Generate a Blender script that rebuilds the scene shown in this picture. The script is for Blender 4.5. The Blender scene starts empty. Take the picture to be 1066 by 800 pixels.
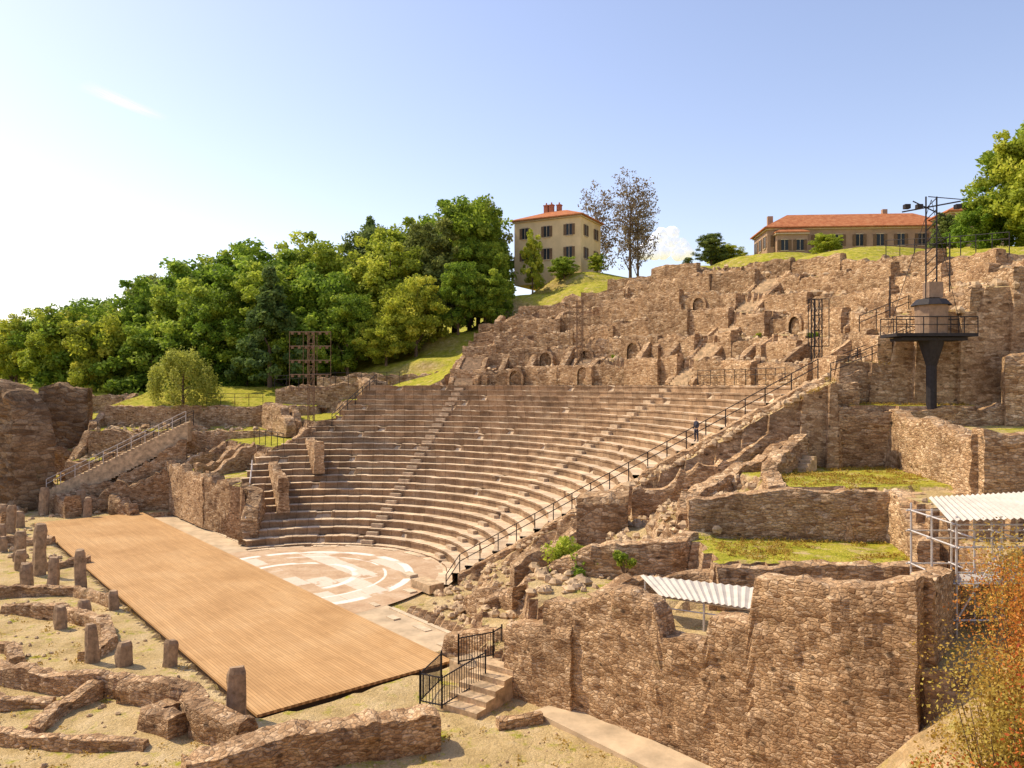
import bpy, math, random
import numpy as np
from mathutils import Vector
random.seed(7); rng=np.random.default_rng(7)
scene=bpy.context.scene
R=math.radians
# ------------------------------------------------------------------ helpers
def _h(ix,iy,iz,seed):
    n=(ix.astype(np.int64)*374761393+iy.astype(np.int64)*668265263+iz.astype(np.int64)*2147483647+seed*974711)&0xffffffff
    n=((n^(n>>13))*1274126177)&0xffffffff
    n=((n^(n>>16))*2246822519)&0xffffffff
    n=n^(n>>15)
    return (n&0xffffff)/float(0xffffff)
def vnoise(x,y,z=0.0,seed=0):
    x,y,z=np.broadcast_arrays(np.asarray(x,float),np.asarray(y,float),np.asarray(z,float))
    ix=np.floor(x);iy=np.floor(y);iz=np.floor(z)
    fx=x-ix;fy=y-iy;fz=z-iz
    fx=fx*fx*(3-2*fx);fy=fy*fy*(3-2*fy);fz=fz*fz*(3-2*fz)
    o=0
    for a in (0,1):
        for b in (0,1):
            for c in (0,1):
                w=(fx if a else 1-fx)*(fy if b else 1-fy)*(fz if c else 1-fz)
                o=o+w*_h(ix+a,iy+b,iz+c,seed)
    return o
def fbm(x,y,z=0.0,o=3,seed=0):
    s=0;a=.5;t=0
    for i in range(o):
        s=s+a*vnoise(np.asarray(x)*2**i,np.asarray(y)*2**i,np.asarray(z)*2**i,seed+i);t+=a;a*=.5
    return s/t
def newobj(name,me,parent=None):
    ob=bpy.data.objects.new(name,me); scene.collection.objects.link(ob)
    if parent: ob.parent=parent
    return ob
def empty(name,loc=(0,0,0)):
    e=bpy.data.objects.new(name,None); e.empty_display_size=.3; scene.collection.objects.link(e); e.location=loc; return e
class MB:
    def __init__(s): s.v=[];s.f=[];s.m=[];s.n=0
    def add(s,v,f,m=0):
        v=np.asarray(v,float).reshape(-1,3)
        s.v.append(v); s.f+= [tuple(int(i)+s.n for i in q) for q in f]; s.m+=[m]*len(f); s.n+=len(v)
    def box(s,c,d,rz=0,m=0,taper=1.0):
        hx,hy,hz=d[0]/2,d[1]/2,d[2]/2
        v=np.array([[sx*hx*(taper if sz>0 else 1),sy*hy*(taper if sz>0 else 1),sz*hz] for sz in(-1,1) for sy in(-1,1) for sx in(-1,1)])
        ca,sa=math.cos(rz),math.sin(rz)
        w=v.copy(); w[:,0]=v[:,0]*ca-v[:,1]*sa; w[:,1]=v[:,0]*sa+v[:,1]*ca
        s.add(w+np.array(c),[(0,2,3,1),(4,5,7,6),(0,1,5,4),(2,6,7,3),(0,4,6,2),(1,3,7,5)],m)
    def tube(s,a,b,r,r2=None,n=6,m=0):
        a=np.array(a,float);b=np.array(b,float);r2=r if r2 is None else r2
        d=b-a;L=np.linalg.norm(d)
        if L<1e-6:return
        d/=L; up=np.array([0,0,1.]) if abs(d[2])<.9 else np.array([1.,0,0])
        p=np.cross(d,up);p/=np.linalg.norm(p);q=np.cross(d,p)
        t=np.arange(n)*2*math.pi/n
        ring=np.cos(t)[:,None]*p+np.sin(t)[:,None]*q
        v=np.vstack([a+ring*r,b+ring*r2])
        f=[(i,(i+1)%n,n+(i+1)%n,n+i) for i in range(n)]
        s.add(v,f+[tuple(range(n-1,-1,-1)),tuple(range(n,2*n))],m)
    def obj(s,name,mats,parent=None,smooth=False):
        me=bpy.data.meshes.new(name); me.from_pydata(np.vstack(s.v).tolist(),[],s.f)
        for m in mats: me.materials.append(m)
        me.polygons.foreach_set('material_index',s.m)
        if smooth: me.polygons.foreach_set('use_smooth',[True]*len(me.polygons))
        me.update(); return newobj(name,me,parent)
# ------------------------------------------------------------------ materials
class NT:
    def __init__(s,name):
        s.mat=bpy.data.materials.new(name); s.mat.use_nodes=True; s.t=s.mat.node_tree; s.b=s.t.nodes['Principled BSDF']
        s.b.inputs['Roughness'].default_value=.9
        try: s.b.inputs['Specular IOR Level'].default_value=.15
        except: pass
    def n(s,typ,**k):
        x=s.t.nodes.new(typ)
        for a,b in k.items(): setattr(x,a,b)
        return x
    def l(s,a,b): s.t.links.new(a,b)
    def coord(s,scale=(1,1,1),kind='Object'):
        tc=s.n('ShaderNodeTexCoord'); mp=s.n('ShaderNodeMapping'); mp.inputs['Scale'].default_value=scale
        s.l(tc.outputs[kind],mp.inputs['Vector']); return mp.outputs['Vector']
    def noise(s,vec,scale,detail=4,rough=.6):
        x=s.n('ShaderNodeTexNoise'); x.inputs['Scale'].default_value=scale; x.inputs['Detail'].default_value=detail; x.inputs['Roughness'].default_value=rough
        s.l(vec,x.inputs['Vector']); return x.outputs['Fac']
    def vor(s,vec,scale,feat='F1'):
        x=s.n('ShaderNodeTexVoronoi',feature=feat); x.inputs['Scale'].default_value=scale; s.l(vec,x.inputs['Vector']); return x
    def ramp(s,fac,stops):
        x=s.n('ShaderNodeValToRGB'); e=x.color_ramp.elements
        while len(e)<len(stops): e.new(.5)
        for el,(p,c) in zip(e,stops): el.position=p; el.color=(*c,1) if len(c)==3 else c
        s.l(fac,x.inputs['Fac']); return x.outputs['Color']
    def mix(s,fac,a,b,mode='MIX'):
        x=s.n('ShaderNodeMix',data_type='RGBA',blend_type=mode)
        for inp,val in ((x.inputs[0],fac),(x.inputs[6],a),(x.inputs[7],b)):
            if isinstance(val,(int,float)): inp.default_value=val
            elif isinstance(val,tuple): inp.default_value=(*val,1)
            else: s.l(val,inp)
        return x.outputs[2]
    def math(s,op,a,b=0.0,clamp=False):
        x=s.n('ShaderNodeMath',operation=op); x.use_clamp=clamp
        for inp,val in ((x.inputs[0],a),(x.inputs[1],b)):
            if isinstance(val,(int,float)): inp.default_value=val
            else: s.l(val,inp)
        return x.outputs[0]
    def maprange(s,v,a,b,c=0.,d=1.):
        x=s.n('ShaderNodeMapRange'); s.l(v,x.inputs[0])
        for i,k in enumerate((a,b,c,d)): x.inputs[i+1].default_value=k
        return x.outputs[0]
    def bump(s,h,strength=.5,dist=.05):
        x=s.n('ShaderNodeBump'); x.inputs['Strength'].default_value=strength; x.inputs['Distance'].default_value=dist
        s.l(h,x.inputs['Height']); s.l(x.outputs[0],s.b.inputs['Normal'])
    def col(s,c):
        if isinstance(c,tuple): s.b.inputs['Base Color'].default_value=(*c,1)
        else: s.l(c,s.b.inputs['Base Color'])
def masonry(nt,sc=(2.8,2.8,7.5),tone=1.0):
    v=nt.coord(sc)
    wob=nt.n('ShaderNodeTexNoise'); wob.inputs['Scale'].default_value=.9; wob.inputs['Detail'].default_value=2; nt.l(v,wob.inputs['Vector'])
    vv=nt.mix(.35,v,wob.outputs['Color'],'ADD')
    f=nt.vor(vv,1.0); e=nt.vor(vv,1.0,'DISTANCE_TO_EDGE')
    sep=nt.n('ShaderNodeSeparateColor'); nt.l(f.outputs['Color'],sep.inputs[0])
    T=lambda c: tuple(x*tone for x in c)
    base=nt.ramp(sep.outputs[0],[(0,T((.31,.185,.095))),(.25,T((.51,.335,.185))),(.7,T((.64,.45,.265))),(1,T((.80,.61,.40)))])
    o=nt.coord((1,1,1))
    big=nt.noise(o,.32,6,.75)
    stain=nt.ramp(big,[(.33,(.40,.35,.32)),(.46,(.80,.75,.71)),(.66,(1.12,1.08,1.03))])
    base=nt.mix(1.0,base,stain,'MULTIPLY')
    fine=nt.noise(o,8,4,.75)
    base=nt.mix(.75,base,nt.ramp(fine,[(.32,(.48,.44,.41)),(.68,(1.4,1.37,1.32))]),'MULTIPLY')
    mort=nt.maprange(e.outputs['Distance'],.0,.12,.45,1)
    c=nt.mix(mort,T((.24,.155,.09)),base)
    dot_cells=nt.vor(nt.coord((.9,.9,1.3)),1.0); hole_shade=nt.maprange(dot_cells.outputs['Distance'],.08,.14,1,0)  # dark dots paint the shade of small wall holes; no real recess
    c=nt.mix(nt.math('MULTIPLY',hole_shade,.75),c,(.06,.038,.024))
    ms=nt.maprange(nt.noise(o,1.1,4,.7),.62,.74,0,.4)
    c=nt.mix(ms,c,(.19,.16,.065))
    hgt=nt.math('ADD',nt.math('MULTIPLY',nt.maprange(e.outputs['Distance'],0,.18,0,1),.6),nt.math('MULTIPLY',fine,1.1))
    hgt=nt.math('ADD',hgt,nt.math('MULTIPLY',sep.outputs[1],.7))
    return c,hgt
def M_stone(name,sc=(2.8,2.8,7.5),tone=1.0,b=.07):
    nt=NT(name); c,h=masonry(nt,sc,tone); nt.col(c); nt.bump(h,.9,b); return nt.mat
stone=M_stone('rubble_masonry'); stone_d=M_stone('rubble_masonry_dark',(2.4,2.4,5),.78); stone_near=M_stone('rubble_masonry_near',(3.9,3.9,8.8),1.0,.06)
def M_simple(name,c,rough=.7,var=.25,sc=3,metal=0,bump=.2):
    nt=NT(name); v=nt.coord()
    n=nt.noise(v,sc,5,.65)
    nt.col(nt.mix(1.0,c,nt.ramp(n,[(.25,(1-var,)*3),(.75,(1+var,)*3)]),'MULTIPLY'))
    nt.b.inputs['Roughness'].default_value=rough; nt.b.inputs['Metallic'].default_value=metal
    nt.bump(nt.noise(v,sc*6,3,.6),bump,.02); return nt.mat
iron=M_simple('dark_iron',(.035,.03,.03),.6,.3,5)
rust=M_simple('rusty_steel',(.20,.125,.075),.7,.3,5)
steel=M_simple('grey_steel',(.30,.20,.13),.55,.3,4,.2)
galv=M_simple('galvanised_steel',(.6,.55,.5),.45,.2,4,.3)
bark=M_simple('bark',(.15,.10,.065),.9,.4,4,0,.6)
block_stone=M_simple('weathered_block_stone',(.50,.355,.21),.95,.6,2.2,0,.8)
pillar_stone=M_simple('pillar_stone',(.34,.235,.145),.95,.6,3,0,1.)
vault_shade=M_simple('vault_painted_shade',(.07,.045,.027),.95,.5,2,0,.5)  # dark colour stands in for deep shade inside the shallow arch recess
pale_stone=M_simple('pale_stone',(.58,.46,.31),.9,.3,1.5,0,.5)
def M_ground():
    nt=NT('terrain_ground'); c,h=masonry(nt,(2.4,2.4,6),.95)
    g=nt.n('ShaderNodeNewGeometry'); sp=nt.n('ShaderNodeSeparateXYZ'); nt.l(g.outputs['True Normal'],sp.inputs[0])
    flat=nt.maprange(sp.outputs[2],.62,.86,0,1)
    o=nt.coord()
    d=nt.ramp(nt.noise(o,.5,6,.72),[(.3,(.36,.25,.10)),(.45,(.55,.395,.18)),(.58,(.63,.465,.235)),(.75,(.70,.54,.32))])
    d=nt.mix(.75,d,nt.ramp(nt.noise(o,14,3,.75),[(.3,(.55,.55,.55)),(.7,(1.25,1.25,1.25))]),'MULTIPLY')
    gr=nt.ramp(nt.noise(o,1.3,5,.7),[(.3,(.18,.20,.012)),(.5,(.39,.36,.03)),(.72,(.57,.45,.10))])
    gr=nt.mix(.8,gr,nt.ramp(nt.noise(o,11,3,.7),[(.3,(.45,.45,.45)),(.7,(1.4,1.4,1.4))]),'MULTIPLY')
    at=nt.n('ShaderNodeAttribute',attribute_name='grass')
    gm=nt.math('ADD',at.outputs['Fac'],nt.math('MULTIPLY',nt.math('SUBTRACT',nt.noise(o,.8,5,.75),.5),2.0))
    gm=nt.maprange(gm,.38,.62,0,1)
    nt.col(nt.mix(flat,c,nt.mix(gm,d,gr)))
    hh=nt.math('ADD',nt.math('MULTIPLY',h,.7),nt.noise(o,16,3,.7)); nt.bump(hh,.8,.07)
    return nt.mat
ground_mat=M_ground()
def M_leaf(name,c1,c2,c3,tr=.45,hv=(.452,.508),vv=(1.35,.9)):
    nt=NT(name); at=nt.n('ShaderNodeAttribute',attribute_name='tone')
    c=nt.ramp(at.outputs['Fac'],[(0,c1),(.5,c2),(1,c3)])
    oi=nt.n('ShaderNodeObjectInfo')
    hs=nt.n('ShaderNodeHueSaturation'); nt.l(c,hs.inputs['Color'])
    nt.l(nt.maprange(oi.outputs['Random'],0,1,*hv),hs.inputs['Hue']); nt.l(nt.maprange(oi.outputs['Random'],0,1,*vv),hs.inputs['Value'])
    nt.l(hs.outputs[0],nt.b.inputs['Base Color'])
    nt.b.inputs['Roughness'].default_value=.65
    tb=nt.n('ShaderNodeBsdfTranslucent'); nt.l(hs.outputs[0],tb.inputs['Color'])
    mx=nt.n('ShaderNodeMixShader'); mx.inputs[0].default_value=tr
    out=nt.t.nodes['Material Output']; nt.l(nt.b.outputs[0],mx.inputs[1]); nt.l(tb.outputs[0],mx.inputs[2]); nt.l(mx.outputs[0],out.inputs['Surface'])
    return nt.mat
leaf=M_leaf('spring_leaves',(.10,.17,.02),(.24,.36,.035),(.46,.55,.08),.5)
leaf_dark=M_leaf('dark_leaves',(.07,.11,.03),(.15,.22,.05),(.26,.33,.09),.4)
leaf_willow=M_leaf('willow_leaves',(.16,.20,.03),(.32,.38,.06),(.48,.52,.12))
leaf_brown=M_leaf('brown_buds',(.13,.09,.05),(.21,.155,.085),(.30,.24,.12),.3,(.49,.51),(1.1,.9))
leaf_orange=M_leaf('dry_orange_leaves',(.30,.07,.02),(.60,.20,.04),(.75,.42,.09),.4,(.49,.51),(1.1,.95))
leaf_yellow=M_leaf('dry_yellow_leaves',(.28,.17,.03),(.48,.33,.06),(.6,.46,.12),.4,(.49,.51),(1.1,.95))
# ------------------------------------------------------------------ layout
C=np.array([-16.2,57.6]); P0=np.array([-3.0,38.6]); U=np.array([-.639,.769]); V=np.array([.769,.639])
def st(s,t): p=P0+s*U+t*V; return (float(p[0]),float(p[1]))
def pol(r,ph): return (C[0]+r*math.cos(R(ph)),C[1]+r*math.sin(R(ph)))
NROW=25; RH=.565; RD=1.0; R0=12.0
def rowz(r): return -.3+ (r-R0)*RH/RD
PHR=[11,20,23,26,30,34,40]; PHM=[127,121,115,107,98,94,91]
TP=[-10,5,20,35,50,60,70,78]; TZ=[22.3,24.1,26.2,28.0,28.4,26.2,24.4,20.5]
RING=[38.8,42.0,45.0,48.0,50.8,53.4]   # wall faces
ctrl=np.array([(-60,98,13.4),(-37,98,12.0),(-80,125,14),(-40,120,14.6),(-20,112,17),(-20,130,20),(-20,102,14.8),(-12,100,15.2),(-10,106,17.5),(-8,118,22),(2,120,28),(12,128,32.5),(12,114,29.5),(-3,108,20),(30,120,32),(43,130,35.8),(73,130,36),
 (57,88,29),(50,110,33),(60,60,24),(45,40,19),(40,20,12),(30,100,28.6),(42,75,26.2),(15,110,28.2),(-200,200,14),(-110,150,14),(0,250,38),(200,220,38),(-300,50,6),(-100,60,6),(0,600,38),(-400,600,14),(400,500,38),(60,0,12),(-60,0,-1),(0,-60,10),(-600,-200,0),(600,-200,20)],float)
def hill(x,y):
    num=0;den=0
    for cx,cy,cz in ctrl:
        w=1/((x-cx)**2+(y-cy)**2+4)**1.7; num=num+w*cz; den=den+w
    return num/den
def sstep(a,b,x): 
    t=np.clip((x-a)/(b-a),0,1); return t*t*(3-2*t)
def rblk(k,ph): ph=np.asarray(ph,float); return np.floor(ph/7.0+k*.37),ph*0+k,ph*0
def ringoff(k,ph): return (_h(*rblk(k,ph),91)-.5)*.8
def ringlev(k,ph):
    zt=np.interp(ph,TP,TZ); f=[.17,.36,.55,.73,.88,1.0][k]
    return 13.9+f*(zt-13.9)+(_h(*rblk(k,ph),97)-.5)*.6
def Hf(x,y):
    x=np.asarray(x,float);y=np.asarray(y,float)
    wx=x+1.3*(fbm(x*.45,y*.45,0,3,5)-.5)+.5*(vnoise(x*1.7,y*1.7,0,9)-.5); wy=y+1.3*(fbm(x*.45,y*.45,7,3,15)-.5)+.5*(vnoise(x*1.7,y*1.7,0,19)-.5)
    r=np.hypot(x-C[0],y-C[1]); ph=np.degrees(np.arctan2(y-C[1],x-C[0]))
    s=(x-P0[0])*U[0]+(y-P0[1])*U[1]; t=(x-P0[0])*V[0]+(y-P0[1])*V[1]; tw=(wx-P0[0])*V[0]+(wy-P0[1])*V[1]
    hl=hill(x,y)+.8*(fbm(x*.08,y*.08,0,3,3)-.5)
    z=hl.copy(); grass=np.ones_like(z)*.75
    low=.25*(fbm(x*.5,y*.5,0,3,33)-.5)
    zt=np.interp(tw,[3,3.5,9,9.4,15,15.4,22,22.4,30],[0,4.4,5.0,7.4,8.0,9.9,10.4,12.0,12.7])
    zD=zt*(1-sstep(26,36,t))+hl*sstep(26,36,t)
    mD=(t>3)&(ph>np.where(r>36.8,78,np.interp(r,PHR,PHM)-1))&(s>20)
    z=np.where(mD&(x<5)&(y<135),zD,z); grass=np.where(mD&(t<26),.5+.4*(tw>9.6),grass)
    zy=np.interp(wy,[86,86.5,93,93.5,100,100.5,107,107.5,115],[0.2,2.6,3.2,6.0,6.6,9.4,10,12.4,13.2])
    fade=sstep(108,120,y)
    mY=(t<=3.3)&(y>52)&(x>-95)
    z=np.where(mY,zy*(1-fade)+hl*fade,z); grass=np.where(mY,np.where(y>99,.8,.45),grass)
    zl=np.interp(wy,[87.4,87.8,91,91.4,95.0,95.4,112],[0,5.2,5.6,8.4,8.8,11.2,13.7])
    ml=(x<-24)&(x>-50.5)&(wy>87.4)&(y<112)&(zl>z)&(r>36.8)
    z=np.where(ml,zl,z); grass=np.where((x<-24)&(x>-50.5)&(wy>87.4)&(y<116)&(r>36.8),np.where(y>95,1.05,.6),grass)
    # ---- ring terraces
    zr=np.full_like(z,13.9)
    for k,rk in enumerate(RING):
        zr=np.where(r>rk+ringoff(k,ph)+.35,ringlev(k,ph)+.35*(fbm(x*.9,y*.9,0,2,71)-.5),zr)
    b=sstep(55,66,r); zr=zr*(1-b)+hl*b
    mR=(r>36.5)&(ph>-8)&(ph<78)
    z=np.where(mR,zr,z); grass=np.where(mR,np.where(r>56,.7,.3),grass)
    d1=(x-3.2)*.68+(y-32.9)*.73
    z0=low
    mL=((d1<0)&(y<86)&(t<3.3)&(x>-95)) | ((t<3)&(y<86)&(x>-95)&(r<60)&(x<0)) | (r<13) | ((x<=-5.9)&(ph<=-7.9)&(y<60)&(x>-95))
    xq=wx+.35*np.sin(wy*.6)
    zc=np.clip((xq+4.2)*.47,.2,15)
    q=1.25; zq=np.floor(zc/q)*q + q*np.clip((zc/q-np.floor(zc/q))*4-3,0,1)
    zc=np.where(y<58,zq+.5*(fbm(x*.8,y*.8,0,3,41)-.5),zc); gc=np.full_like(z,.2)
    def put(m,val,g):
        nonlocal zc,gc
        zc=np.where(m,val,zc); gc=np.where(m,g,gc)
    put((wy<40.5)&(wx>1)&(wx<9),4.2+low,.3)
    put((wy<34.6),3.9+low,.2)
    put((wy<34.6)&(wx>19.5),7,.2)
    put((wy>34.6)&(wy<=40.6)&(wx>9),5.9+low,.68)
    put((wy>34.6)&(wy<=40.6)&(wx>19.5),8.3+low,.3)
    put((wy>40.6)&(wy<=50)&(wx>14),8.6+low,.70)
    put((wy>38.5)&(wy<=50)&(wx>24.5),11.3+low,.5)
    put((wy>50)&(wx>20),12.6+low,.8)
    put((wy>52.3)&(wx>22),14.4+low,.3)
    put((wy>53.5)&(wx>27.5),16.5+low,.2)
    put((wy>50)&(wx>35),18.5+low,.2)
    ridge=rowz(r)-.1
    mRid=(ph<-7.5)&(ph>-13)&(r>12.5)&(r<38)
    put(mRid,ridge+.5*(fbm(x,y,0,3,51)-.5),.1)
    bl=sstep(36,48,x); zc=zc*(1-bl)+hl*bl
    mC=(d1>=0)&(ph<-7.9)&(ph>-110)&(r>12.2)&(x>-6)&(x<60)
    z=np.where(mL,z0,z); grass=np.where(mL,.30,grass)
    z=np.where(mC,zc,z); grass=np.where(mC,gc,grass)
    nr=(y<29.5)&(x>12.8+(y-24)*.7)
    z=np.where(nr,5.0+low+np.clip((x-18)*.25,0,8),z); grass=np.where(nr,.35,grass)
    nf=(y<24)&(x>7.0); zz=np.interp(x+(20-y)*.35,[7,10,14,40],[0,2.2,5.6,11]); z=np.where(nf,zz+low,z); grass=np.where(nf,.4,grass)
    cb=1-sstep(2.5,10,y+.0*x)
    z=z*(1-cb)+12.3*cb*1.0
    mT=(r>=13)&(r<36.8)&(ph>-8)&(ph<np.interp(r,PHR,PHM)-1)
    z=np.where(mT,rowz(r)-1.2,z)
    mS=(s>-.2)&(s<58.2)&(t>-10.1)&(t<0.1); z=np.where(mS,-.35,z)
    mO=((r<13)|((t>0)&(t<3.6)&(s>2)&(s<57)))&(t>0); z=np.where(mO,-.6,z)
    return z,grass
def axis(lo,a,b,hi,st_):
    mid=list(np.arange(a,b+1e-6,st_)); L=[];R_=[];d=st_;x=a
    while x>lo: d*=1.18;x-=d;L.append(x)
    d=st_;x=b
    while x<hi: d*=1.18;x+=d;R_.append(x)
    return np.array(L[::-1]+mid+R_)
xs=axis(-3000,-68,62,3000,.4); ys=axis(-800,14,118,4000,.4)
X,Y=np.meshgrid(xs,ys); Z,G=Hf(X,Y)
nx,ny=len(xs),len(ys)
vv=np.stack([X.ravel(),Y.ravel(),Z.ravel()],1)
ii=(np.arange(ny-1)[:,None]*nx+np.arange(nx-1)[None,:]).ravel()
ff=np.stack([ii,ii+1,ii+1+nx,ii+nx],1)
me=bpy.data.meshes.new('terrain'); me.from_pydata(vv.tolist(),[],ff.tolist()); me.materials.append(ground_mat)
a=me.attributes.new('grass','FLOAT','POINT'); a.data.foreach_set('value',G.ravel())
newobj('terrain',me)
def hz(x,y): return float(Hf(np.array([x]),np.array([y]))[0][0])
# ------------------------------------------------------------------ ruin walls
wid=[0]
def wall(pts,zb,thick=1.0,ragged=.5,mat=None,name='ruin_wall',step=.38,disp=.16,parent=None):
    wid[0]+=1; sd=wid[0]*13
    P=np.array(pts,float); seg=np.hypot(np.diff(P[:,0]),np.diff(P[:,1])); L=np.concatenate([[0],np.cumsum(seg)])
    n=max(3,int(L[-1]/step)+1); l=np.linspace(0,L[-1],n)
    x=np.interp(l,L,P[:,0]);y=np.interp(l,L,P[:,1]);zt=np.interp(l,L,P[:,2])
    tx=np.gradient(x);ty=np.gradient(y);q=np.hypot(tx,ty)+1e-9;nx_=-ty/q;ny_=tx/q
    b=np.floor(vnoise(l*.55,sd,0,1)*4)/3*.65+np.floor(vnoise(l*1.6,sd,3,2)*3)/2*.35
    zt=zt-ragged*b-ragged*.3*(vnoise(l*3,sd,5,4)-.5)
    zt=np.maximum(zt,zb+.25)
    m=max(3,int((P[:,2].max()-zb)/.42)+1); k=np.linspace(0,1,m)
    zz=zb+(zt-zb)[:,None]*k[None,:]
    half=thick/2*(1.06-.10*k)[None,:]*np.ones((n,1)); half[:,-1]*=.86
    out=[]
    for sg in (1,-1):
        xx=x[:,None]+sg*nx_[:,None]*half; yy=y[:,None]+sg*ny_[:,None]*half
        dn=(fbm(xx*1.3,yy*1.3,zz*1.6,3,sd)-.5)*2*disp+(vnoise(xx*3.1,yy*3.1,zz*3.6,sd)-.5)*disp*.8
        xx=xx+sg*nx_[:,None]*dn+ (vnoise(xx*2,yy*2,zz*2,sd+3)-.5)*.12*(tx/q)[:,None]; yy=yy+sg*ny_[:,None]*dn+(vnoise(xx*2,yy*2,zz*2,sd+3)-.5)*.12*(ty/q)[:,None]
        out.append(np.stack([xx,yy,zz+(vnoise(xx*2.7,yy*2.7,zz,sd+8)-.5)*.16*(k[None,:]>0)],-1))
    A,B=out
    mid=(A[:,-1]+B[:,-1])/2; mid[:,2]+=.22*(vnoise(l*2.1,sd,1,6)-.35)
    prof=np.concatenate([A,mid[:,None,:],B[:,::-1]],1)
    w=prof.shape[1]; v=prof.reshape(-1,3); f=[]
    for i in range(n-1):
        for j in range(w-1):
            a0=i*w+j; f.append((a0,a0+1,a0+1+w,a0+w))
    for i in (0,n-1):
        for j in range(m-1):
            q4=(i*w+j,i*w+w-1-j,i*w+w-2-j,i*w+j+1); f.append(q4 if i else q4[::-1])
        f.append((i*w+m-1,i*w+m,i*w+m+1))
    mb=MB(); mb.add(v,f); return mb.obj(name,[mat or stone],parent)
for k,rk in enumerate(RING):
    i0=math.floor(-8/7.0+k*.37)
    for bi in range(i0,i0+14):
        a0=max(-7.5,(bi-k*.37)*7.0); a1=min(77.5,(bi+1-k*.37)*7.0)
        if a1-a0<1.2: continue
        pm=(a0+a1)/2; off=float(ringoff(k,pm)); lv=float(ringlev(k,pm)); lvb=13.9 if k==0 else float(ringlev(k-1,pm))
        if a0<29.8<a1 and k<5: parts=[(a0,28.0),(31.6,a1)]
        else: parts=[(a0,a1)]
        for p0,p1 in parts:
            if p1-p0<1: continue
            hj=[.35,.2,.6,.15,.45][(bi*3+k*2)%5]
            pts=[(*pol(rk+off,p),lv+hj) for p in np.linspace(p0,p1,5)]
            wall(pts,min(lvb,lv)-1.2,.95,.3+.6*((bi+k)%3==0),stone_d if (bi*5+k*3)%3==0 else stone,'cavea_ruin_wall',.4,.12)
        if (bi+k)%3==0 and not (26<a1<34):
            wall([(*pol(rk+off-.9,a1),lv-.6),(*pol(rk+off+1.0,a1),lv+.4),(*pol(rk+off+2.2,a1),lv+.6)],lvb-.8,.8,.4,stone,'cavea_spur_wall',.4,.1)
for k,ph in enumerate((1,10,20,35.5,41,56,62.5,68)):
    h0=float(ringlev(0,ph)); h1=float(ringlev(1,ph))
    wall([(*pol(38.6,ph),14.7),(*pol(39.5,ph),h0+.4),(*pol(42.2,ph+.3),h1+.2)],13,.9,.25,stone_d if k%2 else stone,'cavea_spur_wall',.4,.1)
def vault(r,ph,z,w=1.5,h=1.9):
    n=9; prof=[(-w/2,0),(-w/2,h-w/2)]+[(-w/2*math.cos(a_),h-w/2+w/2*math.sin(a_)) for a_ in np.linspace(0,math.pi,n)[1:-1]]+[(w/2,h-w/2),(w/2,0)]
    t_=.3; op=[(-w/2-t_,0),(-w/2-t_,h-w/2)]+[(-(w/2+t_)*math.cos(a_),h-w/2+(w/2+t_)*math.sin(a_)) for a_ in np.linspace(0,math.pi,n)[1:-1]]+[(w/2+t_,h-w/2),(w/2+t_,0)]
    x,y=pol(r,ph); er=np.array([math.cos(R(ph)),math.sin(R(ph))]); et=np.array([-er[1],er[0]])
    P=lambda u,d,zz:(x+et[0]*u+er[0]*d,y+et[1]*u+er[1]*d,z+zz)
    m=len(prof); v=[P(a_,0,b_) for a_,b_ in prof]+[P(a_,0,b_) for a_,b_ in op]+[P(a_,.45,b_) for a_,b_ in prof]+[P(a_,1.0,b_) for a_,b_ in op]
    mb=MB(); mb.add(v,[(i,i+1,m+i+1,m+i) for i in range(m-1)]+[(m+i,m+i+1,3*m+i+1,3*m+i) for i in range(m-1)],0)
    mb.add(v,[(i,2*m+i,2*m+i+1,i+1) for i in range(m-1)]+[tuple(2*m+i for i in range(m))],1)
    mb.obj('vault_arch',[stone,vault_shade])
for k,ph in ((1,44),(1,53),(1,60.5),(3,38),(2,18),(0,50.5),(0,64)):
    b0=13.9 if k==0 else float(ringlev(k-1,ph))
    vault(RING[k]+float(ringoff(k,ph))-.72,ph,b0-.1,1.5,max(1.5,min(2.1,float(ringlev(k,ph))-b0+.1)))
W=wall
W([(1.8,34.2,4.5),(3.2,32.9,4.8),(4.4,31.8,5.7),(5.9,30.35,5.6),(6.2,30.1,4.4),(7.5,28.85,4.4),(7.6,28.8,5.5),(8.74,27.7,5.5),(8.85,27.6,7.1),(11,25.6,7.5),(12.8,24,8.0)],-.4,1.2,.3,stone_near,'foreground_stone_wall',.25,.16)
W([(12.9,24.5,7.9),(14.5,26.5,7.6),(16.4,29,7.0)],1,1.0,.4,stone_near,'foreground_stone_wall')
W([(.4,35.6,3.3),(3.2,33.4,3.7)],-.4,2.4,.25,stone_near,'stone_buttress',.3)
W([(-3.3,40.2,1.2),(-1,38.8,1.7),(.8,37.4,2.0)],-.4,1.2,.3,stone_near)
W([(1.0,41,4.0),(4,39.6,5.9),(8,39,6.1),(9.4,40.2,6.4)],1.5,1.1,.5)
W([(3.6,35.6,4.5),(6,36.5,5.0),(9.3,35.5,5.4)],2,1.,.5)
W([(9.2,34.9,5.9),(14,34.8,5.95),(19.2,34.4,6.1)],2,1.1,.3)
W([(9.4,41.2,8.0),(14,40.8,8.6),(18,40.3,8.55),(23,39.6,8.5)],4,1.2,.25)
W([(9.4,41.2,7.6),(10.5,45,8.0),(14,47.5,9.0),(18.5,49,10.8)],4,1.2,.9)
W([(14.2,41,8.8),(15.0,45,9.4),(18.6,49.5,11.4)],6,1.0,.6)
W([(19,50.4,12.6),(25,50.1,12.5),(33,49.6,12.8)],7,1.2,.4)
W([(23.4,38.6,11.8),(27,38.4,12.0),(32,38.2,12.2)],7,1.2,.4)
W([(23.6,38.6,11.7),(24.2,44,12.0),(25,50,12.6)],7,1.0,.6)
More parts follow.
